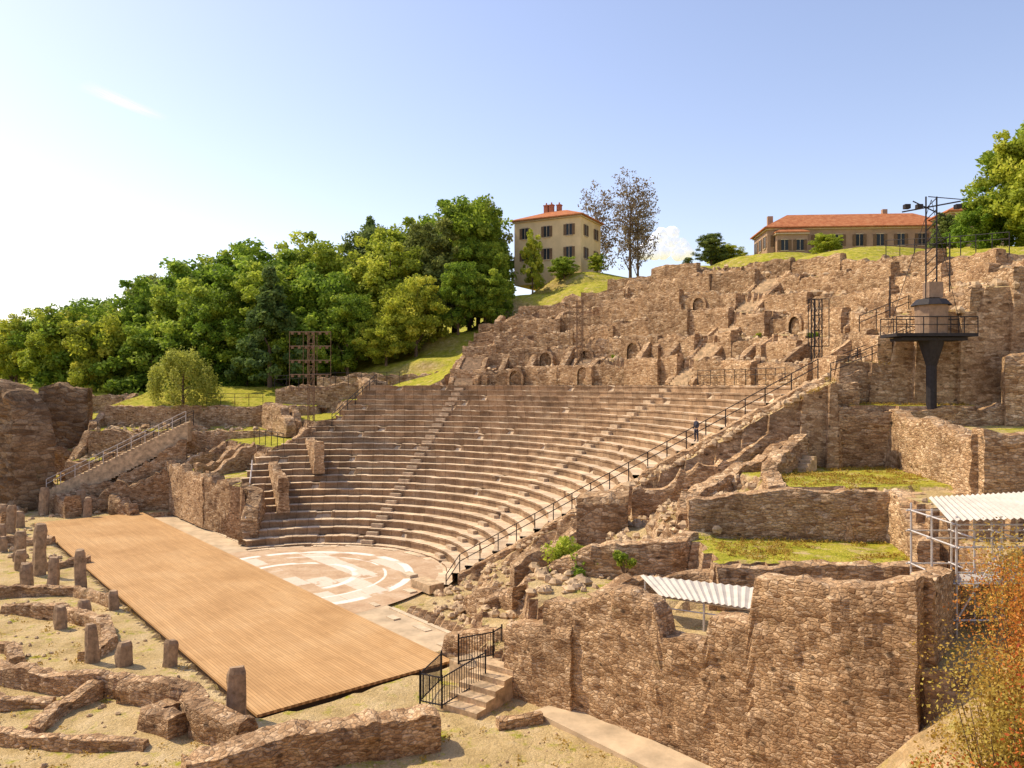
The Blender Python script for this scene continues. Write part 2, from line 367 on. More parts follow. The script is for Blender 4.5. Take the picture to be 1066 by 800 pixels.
W([(22.2,52.6,15.0),(27,52.3,15.8),(35,51.6,17)],11,1.2,.9)
W([(31.6,49.4,16.0),(36,47.5,17.0)],10,1.6,.6)
W([(27.5,53.8,17.9),(33,53.5,18.8),(39,52.4,20)],14,1.3,1.0)
W([(4.2,48.7,7.0),(7.3,48.2,7.2)],2,3.0,.15,stone_d)
W([(0,46.5,3.4),(3.8,47.2,5)],.5,1.4,.7,stone_d)
W([(-1.5,44.5,2.2),(3,43.5,4.0),(7,43,5.4)],.5,1.2,.9)
W([(*pol(r_,-9.4),rowz(r_)+.55) for r_ in (12.6,18,24,30,37.5)],-.5,1.3,.35,stone,'cavea_side_wall')
W([(8,51,7.2),(13,50,9.6),(19,50.4,12.6)],3,1.0,1.2)
W([(19,51.6,13.9),(22.8,51,14.7)],9,1.8,.7,stone_d)
W([(18.7,34.4,7.0),(19.6,38,8.4),(20,40,8.8)],4,1.0,.5)
W([(16.6,29.2,6.6),(22,30.5,8.2),(28,31,9.4)],3,1.0,.5)
W([(35,58,21.5),(39,56,23.5),(44,50,24.5)],17,1.5,1.2)
W([(36,66,23),(41,62,24.2),(47,58,25)],19,1.5,1.2)
W([(-2.5,47.5,1.6),(0.5,43,2.6)],0,1.2,.8)
def SW(lst,zb,th=1.,rag=.7,mat=None): return wall([(*st(s,t),z) for s,t,z in lst],zb,th,rag,mat)
SW([(46.5,3.2,5.0),(55,3.3,5.5),(68,3.3,5.3)],-.3,1.0,.9)
SW([(36,3.3,2.5),(38.5,5,4.8),(46.5,3.6,5.2)],-.3,1.6,1.2,stone_d)
SW([(37,7,5.5),(44,8.8,6.6),(58,9.4,7.4)],2,1.,1.0)
SW([(40,12,8.2),(50,15,9.2)],5,1.,1.0)
for s_ in (49,53,58): SW([(s_,4,5.4),(s_+.5,9,8.0)],3,.9,1.0)
SW([(47,10,7.8),(47.5,15,9.9)],6,.9,1.2)
W([(-50.5,87.2,5.5),(-44,87.3,5.6),(-40.5,87.2,5.9),(-36,87.5,5.8)],-.3,1.,.9); W([(-50,91,8.6),(-43,91.2,8.8),(-33,91,8.7),(-26,91.2,8.8)],3,1.,.7); W([(-50.3,95.2,11.4),(-42,94.9,11.5),(-33,95.2,11.4),(-25,95,11.5)],6,.8,.35)
W([(-70,87,3.4),(-60,86.6,3.2),(-51,86.2,3.3)],-.3,1.,.8); W([(-66,94,7.0),(-56,93.6,6.8),(-51,94,6.8)],2,1.,1.0)
W([(-72,101,10.0),(-58,100.6,9.8),(-51,101,9.6)],6,1.,.9); W([(-74,108,12.9),(-55,107.6,12.9),(-51,108,12.7)],9,1.,.6)
W([(-50.6,88,6),(-50.8,95,10.5),(-50.8,104,12.8)],1,1.,.8)
W([(-58,80,1.5),(-50,76,1.4)],-.3,1,.6); W([(-49.5,84,2.6),(-46,80.5,2.2)],-.3,1.6,1.0); W([(-44,85.5,3.2),(-43,83,2.6),(-40,81.5,1.4)],-.3,1.2,1.2,stone_d)
W([(-52,70,1.0),(-44,66.5,1.1),(-40,67,1)],-.3,1,.5)
W([(-26,103,15.4),(-16,102,15.6),(-8,101,15.9)],12,1.,.6); W([(-30,98,13.8),(-22,96.8,14.4),(-15.5,96.8,14.8)],11,1.,.6); W([(-19,97,15.6),(-17.5,95,14.3)],11,1.4,.8)
W([(-30,94,12.6),(-27,90,11.6),(-25,87,10.4)],8,1.2,1.2); W([(-26,91,12.2),(-24.5,88,10.6)],8,1.,1.)
for _ in range(30):
    x=rng.uniform(-56,-33);y=rng.uniform(80,95)
    s_=(x-P0[0])*U[0]+(y-P0[1])*U[1]; t_=(x-P0[0])*V[0]+(y-P0[1])*V[1]
    if t_<-11 or (t_<4 and s_<62): continue
    h_=hz(x,y); a_=rng.uniform(0,3.1); l_=rng.uniform(1,3); W([(x,y,h_+rng.uniform(.5,1.5)),(x+l_*math.cos(a_),y+l_*math.sin(a_),h_+rng.uniform(.4,1.1))],h_-2,rng.uniform(.7,1.3),.5,stone_d if _%2 else stone)
L_=lambda p,r=.3,zb=-.4,th=.8: W(p,zb,th,r,stone_near,'low_ruin_wall',.28)
L_([(-17.2,34.2,1.2),(-13.8,33.2,1.1),(-12.4,30.8,1.3),(-10.2,29.6,1.1)],th=1.1)
L_([(-26,36.6,1.1),(-21,35.2,1.0),(-17.4,34.6,1.0)],th=.9)
L_([(-31,47,.8),(-27,46,.9),(-23.5,44,.9),(-21.4,41,.8),(-21.5,38.8,.7)])
L_([(-34,50.5,.9),(-29,51,.8),(-25,48.4,.7)],th=.7)
L_([(-22,30.4,.5),(-17.5,29.6,.6),(-14,29.4,.5)],.2,th=.6)
L_([(-30,41,.7),(-26,40,.7),(-24.5,38,.6)],th=.7)
L_([(-18.5,34.3,.8),(-19.3,32.3,.7),(-18.9,30.2,.6)],.3,th=.7)
L_([(-14.4,33.0,.7),(-14.8,31.4,.9),(-13.2,30.4,1.0)],.3,th=.9)
L_([(-25.5,35.5,.5),(-22,33.2,.45),(-20,33.6,.4)],.2,th=.6)
L_([(-36,57,.7),(-33,60,.7)],.3,th=.8); L_([(-40,58,.8),(-45,60,.8)],.3,th=.8)
W([(-11.2,26.2,1.4),(-8.3,28.0,1.5),(-5.2,29.2,1.6),(-2.9,29.9,1.5)],-.4,1.4,.4,stone_near,'low_ruin_wall',.22,.2)
W([(-.6,31.2,.35),(1.2,32.0,.35)],-.3,.5,.1,stone_near,'low_ruin_wall',.25,.05)
# ------------------------------------------------------------------ tiers
def M_tier():
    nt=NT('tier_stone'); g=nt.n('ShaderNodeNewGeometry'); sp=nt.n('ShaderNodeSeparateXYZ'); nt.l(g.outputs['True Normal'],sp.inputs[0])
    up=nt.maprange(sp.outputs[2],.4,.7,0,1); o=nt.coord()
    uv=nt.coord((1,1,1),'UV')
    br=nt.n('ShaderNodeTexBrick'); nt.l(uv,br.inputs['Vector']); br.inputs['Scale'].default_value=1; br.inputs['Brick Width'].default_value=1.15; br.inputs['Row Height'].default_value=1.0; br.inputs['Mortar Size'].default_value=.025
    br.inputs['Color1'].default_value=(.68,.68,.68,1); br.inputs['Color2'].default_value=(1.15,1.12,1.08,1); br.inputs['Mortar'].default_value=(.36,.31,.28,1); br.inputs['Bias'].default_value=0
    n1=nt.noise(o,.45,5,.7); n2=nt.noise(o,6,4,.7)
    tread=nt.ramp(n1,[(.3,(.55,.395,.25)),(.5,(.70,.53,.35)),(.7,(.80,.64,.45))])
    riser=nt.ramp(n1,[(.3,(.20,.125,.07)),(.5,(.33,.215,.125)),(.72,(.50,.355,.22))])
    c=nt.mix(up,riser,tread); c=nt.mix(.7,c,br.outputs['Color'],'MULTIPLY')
    c=nt.mix(.5,c,nt.ramp(n2,[(.3,(.6,.6,.6)),(.7,(1.3,1.3,1.3))]),'MULTIPLY')
    nt.col(c); nt.bump(nt.math('ADD',n2,nt.math('MULTIPLY',br.outputs['Fac'],-.5)),.6,.05); return nt.mat
tier_mat=M_tier()
cav=empty('theatre_seating')
V_=[];F_=[];UVu=[]
def addgrid(prof,ph0,ph1,rowi):
    n=max(2,int((ph1-ph0)/0.55)+1); ph=np.linspace(ph0,ph1,n); base=len(V_)
    blk=np.floor(ph*np.pi/180*prof[0][0]/1.15)
    jz=(_h(blk,np.full(n,rowi),np.zeros(n),3)-.5)*.07; jr=(_h(blk,np.full(n,rowi),np.ones(n),4)-.5)*.07
    bad=_h(np.floor(ph*prof[0][0]/40),np.full(n,rowi),np.zeros(n),8)>.975
    w=len(prof)
    for i in range(n):
        for j,(r,z) in enumerate(prof):
            rr=r+(jr[i] if j>0 else 0)-(0 if not bad[i] else -.3 if 0<j<w-1 else 0); zz=z+(jz[i] if j>0 else 0)-(.1 if bad[i] and j>0 else 0)
            V_.append((C[0]+rr*math.cos(R(ph[i])),C[1]+rr*math.sin(R(ph[i])),zz)); UVu.append((ph[i]*math.pi/180*prof[0][0],rowi+ .05+.9*j/(w-1)))
    for i in range(n-1):
        for j in range(w-1):
            a0=base+i*w+j; F_.append((a0,a0+w,a0+w+1,a0+1)[::-1])
for i in range(NROW):
    r=R0+i*RD; z0=-.3+i*RH; z1=z0+RH; pm=float(np.interp(r,PHR,PHM))
    lip=.07
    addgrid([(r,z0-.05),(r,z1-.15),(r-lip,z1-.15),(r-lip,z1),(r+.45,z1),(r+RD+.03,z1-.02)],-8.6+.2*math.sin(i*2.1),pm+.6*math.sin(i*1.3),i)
for k,(ra,rb,za) in enumerate(((10.6,11.3,-.42),(11.3,12.02,-.36+.04))):
    addgrid([(ra,-.62),(ra,za),(rb,za)],-14,127,40+k)
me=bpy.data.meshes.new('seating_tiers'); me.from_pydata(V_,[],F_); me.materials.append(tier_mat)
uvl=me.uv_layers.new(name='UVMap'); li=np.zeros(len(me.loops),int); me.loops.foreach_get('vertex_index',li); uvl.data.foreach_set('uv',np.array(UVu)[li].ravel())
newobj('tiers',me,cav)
def aisle(ph,wid_,r0=R0,n=NROW):
    mb=MB()
    for i in range(n):
        r=r0+i*RD; z0=-.3+i*RH
        x,y=pol(r-.22,ph); mb.box((x,y,z0+.14+.0),(.46,wid_,.30),R(ph),0)
    return mb
aisle_m=M_simple('aisle_stone',(.50,.37,.24),.9,.4,2,0,.5)
aisle(74,1.1).obj('aisle_steps',[aisle_m],cav); aisle(29.5,1.1).obj('aisle_steps_b',[aisle_m],cav)
def flight(name,ph,r0,r1,z0,z1,w,cheek=True):
    mb=MB(); n=int((z1-z0)/.22)
    for i in range(n):
        r=r0+(r1-r0)*(i+.5)/n; x,y=pol(r,ph); z=z0+(z1-z0)*(i+1)/n; mb.box((x,y,z-.9),((r1-r0)/n*1.02,w,1.8),R(ph),0)
    o=mb.obj(name,[block_stone])
    for d in (-1,1):
        off=d*(w/2+.45); a=R(ph); ox,oy=-math.sin(a)*off,math.cos(a)*off
        p0=pol(r0,ph);p1=pol(r1,ph); wall([(p0[0]+ox,p0[1]+oy,z0+.6),(p1[0]+ox,p1[1]+oy,z1+.5)],z0-2,.7,.4,stone,'stair_cheek_wall')
flight('stone_stairs',29.8,37.8,51.5,14.0,25.6,2.6); flight('stone_stairs',74,37.2,42,14,17.4,2.4); flight('stone_stairs',53,38.6,45.2,14.4,19.6,1.6)
def lstairs(name,a,b,w,mat,rise=.2,dep=1.0):
    mb=MB(); a=np.array(a,float);b=np.array(b,float); d=b-a;L=math.hypot(d[0],d[1]); n=max(2,int(abs(d[2])/rise)); rz=math.atan2(d[1],d[0])
    for i in range(n):
        c=a+d*(i+.5)/n; mb.box((c[0],c[1],a[2]+d[2]*(i+1)/n-dep/2),(L/n*1.02,w,dep),rz,0)
    return mb.obj(name,[mat])
lstairs('stone_stairs',(23,53.6,14.2),(37,52.4,20.2),2,block_stone,dep=3)
lstairs('stone_stairs',(-51.3,85.6,2.2),(-37.2,88.6,9.6),2.2,block_stone,dep=2.2)
W([(-51,84.4,1.6),(-44,85.6,4.6),(-37,87.3,8.2)],-.5,.7,1.3,stone,'stair_cheek_wall')
W([(-47,83.2,2.6),(-42,84.4,3.6),(-38,85.6,4.8)],-.5,1.0,1.4,stone_d)
lstairs('stone_stairs',(12,42.5,4.5),(18.5,48.3,9.5),1.4,block_stone)
# ------------------------------------------------------------------ orchestra + stage
def M_orch():
    nt=NT('orchestra_paving'); uv=nt.coord((1,1,1),'UV'); sp=nt.n('ShaderNodeSeparateXYZ'); nt.l(uv,sp.inputs[0])
    r=nt.math('SQRT',nt.math('ADD',nt.math('POWER',sp.outputs[0],2.0),nt.math('POWER',sp.outputs[1],2.0)))
    n=nt.noise(uv,.55,5,.7); n2=nt.noise(uv,5,5,.7)
    rr=nt.math('ADD',r,nt.math('MULTIPLY',n,.25))
    base=nt.ramp(n,[(.3,(.40,.245,.14)),(.5,(.52,.355,.215)),(.7,(.60,.45,.30))])
    br=nt.n('ShaderNodeTexBrick'); nt.l(uv,br.inputs['Vector']); br.inputs['Scale'].default_value=1; br.inputs['Brick Width'].default_value=2.6; br.inputs['Row Height'].default_value=1.7; br.inputs['Mortar Size'].default_value=.03
    br.inputs['Color1'].default_value=(0,0,0,1); br.inputs['Color2'].default_value=(1,1,1,1); br.inputs['Mortar'].default_value=(.4,.4,.4,1)
    sq=nt.maprange(nt.math('ADD',br.outputs['Color'],nt.math('MULTIPLY',nt.math('SUBTRACT',n,.5),1.2)),.42,.48,0,1)
    inside=nt.maprange(r,8.5,8.7,1,0); sq=nt.math('MULTIPLY',sq,inside)
    c=nt.mix(nt.math('MULTIPLY',sq,.7),base,(.72,.63,.51))
    def band(a,b):
        u=nt.maprange(rr,a,a+.06,0,1); d=nt.maprange(rr,b,b+.06,1,0); return nt.math('MULTIPLY',u,d)
    bb=nt.math('ADD',nt.math('ADD',band(4.2,4.7),band(8.2,8.8)),band(6.6,6.8)); gap=nt.maprange(nt.noise(uv,.35,2,.5),.42,.48,0,1)
    c=nt.mix(nt.math('MULTIPLY',bb,gap),c,(.80,.73,.63))
    c=nt.mix(.5,c,nt.ramp(n2,[(.3,(.7,.7,.7)),(.7,(1.2,1.2,1.2))]),'MULTIPLY')
    nt.col(c); nt.bump(n2,.3,.03); return nt.mat
vs=[];uvs=[];fs=[]
NS,NTt=60,20
cs,ct=23.,2.
for j in range(NTt+1):
    for i in range(NS+1):
        a_=math.pi*i/NS; rad=11.2*j/NTt
        s_=cs+rad*math.cos(a_); t_=.05+ rad*math.sin(a_)*(11.2+1.9)/11.2
        vs.append((*st(s_,t_),-.43)); uvs.append((s_-cs,t_-ct))
for j in range(NTt):
    for i in range(NS):
        a0=j*(NS+1)+i; fs.append((a0,a0+NS+1,a0+NS+2,a0+1))
me=bpy.data.meshes.new('orchestra_floor'); me.from_pydata(vs,[],fs); me.materials.append(M_orch()); ul=me.uv_layers.new(name='UVMap')
li=np.zeros(len(me.loops),int); me.loops.foreach_get('vertex_index',li); ul.data.foreach_set('uv',np.array(uvs)[li].ravel()); me.update()
newobj('orchestra_floor',me)
pav=M_simple('pale_paving',(.53,.40,.255),.9,.35,.7,0,.4)
mb=MB()
def stbox(mb,s0,s1,t0,t1,z0,z1,m=0):
    c=st((s0+s1)/2,(t0+t1)/2); mb.box((c[0],c[1],(z0+z1)/2),(abs(s1-s0),abs(t1-t0),z1-z0),math.atan2(U[1],U[0]),m)
stbox(mb,-1,60,.1,3.4,-.8,-.436); mb.obj('paved_walkway',[pav])
mb=MB(); stbox(mb,-1,11.4,3.1,3.4,-.8,-.36);stbox(mb,34.6,60,3.1,3.4,-.8,-.36); mb.obj('walkway_kerb',[pale_stone])
mb=MB(); stbox(mb,-22,-7.2,-.9,.9,-.4,.17); mb.obj('courtyard_path',[pav])
def M_planks():
    nt=NT('stage_planks'); uv=nt.coord((1,1,1),'UV')
    br=nt.n('ShaderNodeTexBrick'); nt.l(uv,br.inputs['Vector']); br.inputs['Scale'].default_value=1; br.inputs['Brick Width'].default_value=4; br.inputs['Row Height'].default_value=.16; br.inputs['Mortar Size'].default_value=.012
    br.inputs['Color1'].default_value=(.90,.88,.86,1); br.inputs['Color2'].default_value=(1.05,1.04,1.03,1); br.inputs['Mortar'].default_value=(.55,.5,.44,1)
    n=nt.noise(nt.coord((.3,3,1),'UV'),2,4,.65); n2=nt.noise(nt.coord((1,1,1),'UV'),.2,5,.6)
    c=nt.ramp(n2,[(.3,(.44,.25,.10)),(.5,(.53,.315,.135)),(.72,(.60,.38,.18))])
    c=nt.mix(1.,c,br.outputs['Color'],'MULTIPLY'); c=nt.mix(.45,c,nt.ramp(n,[(.3,(.75,.75,.75)),(.7,(1.15,1.15,1.15))]),'MULTIPLY')
    nt.col(c); nt.b.inputs['Roughness'].default_value=.7; nt.bump(br.outputs['Fac'],-.3,.01); return nt.mat
planks=M_planks(); stage=empty('wooden_stage')
me=bpy.data.meshes.new('deck'); co=[(0,-10),(58,-10),(58,0),(0,0)]
v=[(*st(s,t),.12) for s,t in co]+[(*st(s,t),.0) for s,t in co]
me.from_pydata(v,[],[(0,3,2,1),(4,5,6,7),(0,1,5,4),(1,2,6,5),(2,3,7,6),(3,0,4,7)]); me.materials.append(planks)
ul=me.uv_layers.new(name='UVMap')
for p in me.polygons:
    for l_ in p.loop_indices:
        k=me.loops[l_].vertex_index%4; ul.data[l_].uv=co[k]
newobj('deck',me,stage)
mb=MB(); stbox(mb,.2,57.8,-.35,-.2,-.5,.0); stbox(mb,.2,.35,-9.8,-.35,-.5,0); stbox(mb,.2,57.8,-9.95,-9.8,-.5,0)
mb.obj('support_frame',[M_simple('dark_timber',(.08,.05,.03))],stage)
mb=MB()
for (s0,s1,t0,t1,h) in ((17,18.2,8.2,8.9,.25),(9,9.9,2.0,2.5,.1),(6,7.4,2.3,2.8,.06),(12.3,13.2,2.6,3.0,.08),(3,3.8,1.6,2.3,.08),(13.5,14.5,6.0,6.6,.12)):
    stbox(mb,s0,s1,t0,t1,-.46,-.45+h)
mb.obj('stone_slabs',[pale_stone])
mb=MB(); stbox(mb,12.6,15.0,7.0,8.2,-.46,.15); mb.obj('stone_block',[block_stone])
# ------------------------------------------------------------------ pillars
def pillar(x,y,h,w,name='stone_pillar',lean=0):
    z=hz(x,y)-.1; n=10; k=8; v=[];f=[]
    sd=int(abs(x*71+y*13)); rot=rng.uniform(0,1.5)
    for j in range(k+1):
        q=j/k
        for i in range(n):
            a_=2*math.pi*i/n
            c_,s_=math.cos(a_),math.sin(a_); sq=1/max(abs(c_),abs(s_))**.6
            rr=w/2*sq*(1.05-.12*q)*(1+.28*(float(vnoise(c_*1.4+3,s_*1.4+3,q*h*1.8,sd))-.5))
            if j==k: rr*=.8
            v.append((x+rr*math.cos(a_+rot)+lean*q*h,y+rr*math.sin(a_+rot)*.8,z+q*(h+.1)+(.16*(float(vnoise(c_+5,s_+5,0,sd))-.5) if j>=k-1 else 0)))
    for j in range(k):
        for i in range(n): f.append((j*n+i,j*n+(i+1)%n,(j+1)*n+(i+1)%n,(j+1)*n+i))
    f.append(tuple(range(k*n,k*n+n)))
    mb=MB(); mb.add(v,f); mb.obj(name,[pillar_stone])
for x,y,h,w in ((-38.8,60.5,2.4,.8),(-34.5,56,3.7,.85),(-31.1,52,2.3,.7),(-33.2,52.6,1.7,.8),(-29.2,52,2.7,.75),(-21.1,38.6,1.9,.6),(-25.8,43.9,1.3,.65),(-25.5,45.8,1.1,.7),(-24.6,47.5,1.2,.6),(-19.3,38.2,1.2,.75),(-16.9,38,1.3,.6),(-11.5,32,2.1,.8),
    (-51,77,2.,.8),(-44,66,2.0,.8),(-47,72,2.6,.8),(-48,75,1.6,.8),(-42.5,64,1.3,.8),(-37,57.8,1.5,.8),(-50,82,3,.9),(-46.5,83,2.6,.9),(-44.5,80.5,2.1,.8)):
    pillar(x,y,h,w,lean=rng.uniform(-.05,.05))
core=M_stone('concrete_core',(.9,.9,2.2),.62,.14)
W([(-64,88,14.8),(-57,86.5,14.6),(-54.6,85.8,13.4),(-53.2,85.2,11.0),(-52.6,84.6,8)],-.5,4.0,.4,core,'massive_wall_core',.5,.55)
W([(-58,95,14.3),(-55,95,14.4),(-52.5,95.5,13.8)],4,2.0,.8,core,'massive_wall_core',.5,.3)
mb=MB()
tmpl_v=np.array([(math.sin(t)*math.cos(a),math.sin(t)*math.sin(a),math.cos(t)) for t in (0.45,1.35,2.4) for a in np.arange(5)*2*math.pi/5])
tf=[(j*5+i,(j+1)*5+i,(j+1)*5+(i+1)%5,j*5+(i+1)%5) for j in range(2) for i in range(5)]+[(0,1,2,3,4)]
cand=[]
for (xa,xb,ya,yb,n_,sz) in ((-5,20,36,54,1500,.24),(8,34,50,60,400,.3),(-32,-10,26,50,420,.10),(-50,-30,60,86,300,.24),(-6,4,26,34,60,.06),(-60,-30,86,96,350,.28)):
    cand.append(np.stack([rng.uniform(xa,xb,n_),rng.uniform(ya,yb,n_),np.full(n_,sz)],1))
rr_=rng.uniform(38.5,54,1500); pp=np.radians(rng.uniform(-6,76,1500)); cand.append(np.stack([C[0]+rr_*np.cos(pp),C[1]+rr_*np.sin(pp),np.full(1500,.3)],1))
cand=np.vstack(cand); zc_,gg_=Hf(cand[:,0],cand[:,1])
for (x,y,sz),z,g_ in zip(cand,zc_,gg_):
    s_=(x-P0[0])*U[0]+(y-P0[1])*U[1]; t_=(x-P0[0])*V[0]+(y-P0[1])*V[1]; r_=math.hypot(x-C[0],y-C[1]); ph=math.degrees(math.atan2(y-C[1],x-C[0]))
    if -10.8<t_<3.6 and -2<s_<60: continue
    if r_<37.5 and -9<ph<128: continue
    if g_>.66: continue
    q=sz*rng.uniform(.4,1.5); v=tmpl_v*(1+rng.uniform(-.3,.3,(15,1)))*q*np.array([1,rng.uniform(.6,1.1),rng.uniform(.5,.9)])
    a_=rng.uniform(0,6.28); w=v.copy(); w[:,0]=v[:,0]*math.cos(a_)-v[:,1]*math.sin(a_); w[:,1]=v[:,0]*math.sin(a_)+v[:,1]*math.cos(a_)
    mb.add(w+np.array([x,y,z+q*.25]),tf)
mb.obj('rubble_stones',[block_stone])
# ------------------------------------------------------------------ foliage
def leaves(cent,rad,per,size,flat=1.0):
    K=len(cent); N=K*per
    d=rng.normal(size=(N,3)); d/=np.linalg.norm(d,axis=1)[:,None]; rr=rng.uniform(.1,1.15,N)**.5
    c=np.repeat(cent,per,0)+d*(np.repeat(rad,per)*rr)[:,None]*np.array([1,1,flat])
    nrm=d*.6+rng.normal(size=(N,3))*.7+np.array([0,0,.35]); nrm/=np.linalg.norm(nrm,axis=1)[:,None]
    a_=np.cross(nrm,rng.normal(size=(N,3))); a_/=np.linalg.norm(a_,axis=1)[:,None]; b_=np.cross(nrm,a_)
    s_=(size*rng.uniform(.6,1.4,N))[:,None]
    v=np.stack([c-a_*s_,c-b_*s_*.6,c+a_*s_,c+b_*s_*.6],1).reshape(-1,3)
    tone=np.clip(np.repeat(rng.uniform(.15,.8,K),per)+rng.normal(0,.18,N),0,1)
    return v,np.repeat(tone,4)
def treemesh(name,h,w,lm,nclump=110,per=130,size=.3,shape='round',trunk=.35,th=.08,crad=.085):
    mb=MB(); hb=h*th
    mb.tube((0,0,-1.5),(.1,0,hb+h*.3),trunk,trunk*.5,8,1)
    if shape!='cone': mb.tube((.1,0,hb+h*.3),(-.1,.1,h*.85),trunk*.5,trunk*.12,6,1)
    lobes=[]
    nl=11 if shape!='cone' else 1
    for i in range(nl):
        a_=i*2.4+rng.uniform(0,1); lev=(i+.5)/nl; q=rng.uniform(.25,.6)*w/2*math.sin(math.pi*min(.95,.28+.62*lev)); zc=hb+h*(.14+.68*lev)
        lobes.append((q*math.cos(a_),q*math.sin(a_),zc,w*rng.uniform(.22,.32),h*rng.uniform(.10,.15)))
        mb.tube((.05,0,max(.5,zc-h*.22)),(q*math.cos(a_),q*math.sin(a_),zc),trunk*.35,trunk*.1,5,1)
    cent=[]
    while len(cent)<nclump:
        if shape=='cone':
            z=rng.uniform(0,1)**1.2; rr=w/2*(1-z)*rng.uniform(.5,1.05); a_=rng.uniform(0,6.28); cent.append((rr*math.cos(a_),rr*math.sin(a_),hb+(h-hb)*z))
        elif shape=='willow':
            a_=rng.uniform(0,6.28); z=rng.uniform(0,1); rr=w/2*math.sqrt(max(0,1-(z)**2))*rng.uniform(.6,1.05); cent.append((rr*math.cos(a_),rr*math.sin(a_),h*(.12+.8*z)))
        else:
            L=lobes[rng.integers(nl)]; d=rng.normal(size=3); d/=np.linalg.norm(d); d*=rng.uniform(.5,1.0)
            cent.append((L[0]+d[0]*L[3],L[1]+d[1]*L[3],L[2]+d[2]*L[4]*1.2))
    cent=np.array(cent); rad=rng.uniform(.6,1.3,len(cent))*w*(crad if shape!='cone' else .06)
    v,t=leaves(cent,rad,per,size,.8 if shape!='willow' else 1.8)
    nb=mb.n; nf=len(v)//4; mb.add(v,np.arange(nf*4).reshape(-1,4),0)
    me=bpy.data.meshes.new(name); me.from_pydata(np.vstack(mb.v).tolist(),[],mb.f)
    me.materials.append(lm); me.materials.append(bark); me.polygons.foreach_set('material_index',mb.m)
    a_=me.attributes.new('tone','FLOAT','POINT'); a_.data.foreach_set('value',np.concatenate([np.zeros(nb),t]))
    me.update(); return me
TM=[treemesh('broadleaf_a',16,12,leaf,190,125,.22,crad=.08),treemesh('broadleaf_b',18,11,leaf,190,125,.22,crad=.08),treemesh('broadleaf_c',14,13,leaf,190,125,.22,crad=.08),treemesh('broadleaf_d',17,12,leaf_dark,190,125,.22,crad=.08)]
TB=treemesh('budding_tree_mesh',15,9,leaf_brown,150,30,.15,'round',.3,.2,.1); TCn=treemesh('cedar_mesh',15,12,leaf_dark,130,130,.24,'cone',.4,.08)
TW=treemesh('willow_mesh',7,9,leaf_willow,100,130,.14,'willow',.25)
HH={'broadleaf_a':16,'broadleaf_b':18,'broadleaf_c':14,'broadleaf_d':17,'budding_tree_mesh':15,'cedar_mesh':15,'willow_mesh':7}
def place(me,name,x,y,ztop,parent=None,wscale=1.,zb=None):
    zb=hz(x,y)-.2 if zb is None else zb
    k=(ztop-zb)/HH[me.name]; o=newobj(name,me,parent); o.location=(x,y,zb); o.scale=(k*wscale,k*wscale,k); o.rotation_euler=(0,0,rng.uniform(0,6.28)); return o
wood=empty('woodland_trees')
for (x,y,zt,k,ws) in ((-112,172,26,0,1),(-100,165,26,2,1),(-96,150,26,1,1.1),(-88,145,26,0,1),(-80,150,30,1,1),(-86,160,27,0,1.),(-75,138,29,0,1.2),(-70,128,27,2,1.1),(-66,140,34,3,1),(-62,128,31,1,1),(-60,145,36,3,1.),(-56,132,35,0,1.1),
    (-52,122,30,2,1),(-48,134,38,1,1.1),(-46,118,29,0,1),(-42,128,37,0,1.2),(-37,138,40,2,1.),(-38,118,32,1,1.2),(-31,128,37,0,1),(-26,140,43,3,.9),(-28,118,32,2,1.),(-22,130,40,1,1),(-19,120,36,0,1.1),(-16,134,43,2,1),(-12,122,40,3,1.),(-10,132,45,1,1.2),(-7,126,44,0,1),
    (-6,136,46,3,1),(-4.5,127,42,1,.8),(-24,112,27,0,1.1),(-14,112,30,2,1),(-8,114,32,0,1),(-34,116,25,2,1.2),(-46,117,26,1,1.1),(-120,190,27,2,1.2),(-132,200,27,1,1.1),(-70,118,25,2,1.1),(-62,116,24,0,1),(-80,124,25,1,1.2),(-86,132,25,2,1.2),(-95,140,25,0,1.2),(-104,150,24,2,1.3),(-116,160,24,1,1.3),(-128,175,25,0,1.4),
    (-54,115,23,2,1.2),(-40,116,24,0,1.2),(-18,110,24,2,1.3),(-4,116,31,2,1.1),(-30,115,26,1,1.2),(-66,121,26,0,1.2),(-75,126,26,2,1.2),(-3,121,36,0,.9)):
    place(TM[k],'tree',x,y,zt,wood,ws)
place(TCn,'cedar_tree',-35,111,30.5,None,.95); place(TCn,'cedar_tree',-27,146,45,None,.6); place(TW,'willow_tree',-41.5,97,18.2,None,.95)
place(TM[1],'garden_tree',3.2,121,38,None,.7)
place(TB,'budding_tree',21,136,49.5,None,1.); place(TB,'budding_tree',16.5,148,50,None,.9); place(TB,'budding_tree',23,140,48,None,.8)
place(TM[3],'garden_tree',35,135,40.5,None,1.6); place(TM[2],'garden_tree',39,140,39.5,None,1.8)
place(TM[2],'broadleaf_tree',60,89,44,None,1.0); place(TM[0],'broadleaf_tree',64,93,45,None,1.3); place(TM[2],'broadleaf_tree',56.5,92,37,None,1.2); place(TM[3],'broadleaf_tree',57,101,36.5,None,1.2); place(TM[2],'broadleaf_tree',60,86,35,None,1.5)
place(TM[2],'garden_shrub',8.5,125,34.8,None,1.5); place(TM[3],'garden_shrub',27,118,33.5,None,1.6); place(TM[2],'garden_shrub',46,112,36,None,1.6); place(TM[0],'garden_shrub',14,126,35.4,None,1.5)
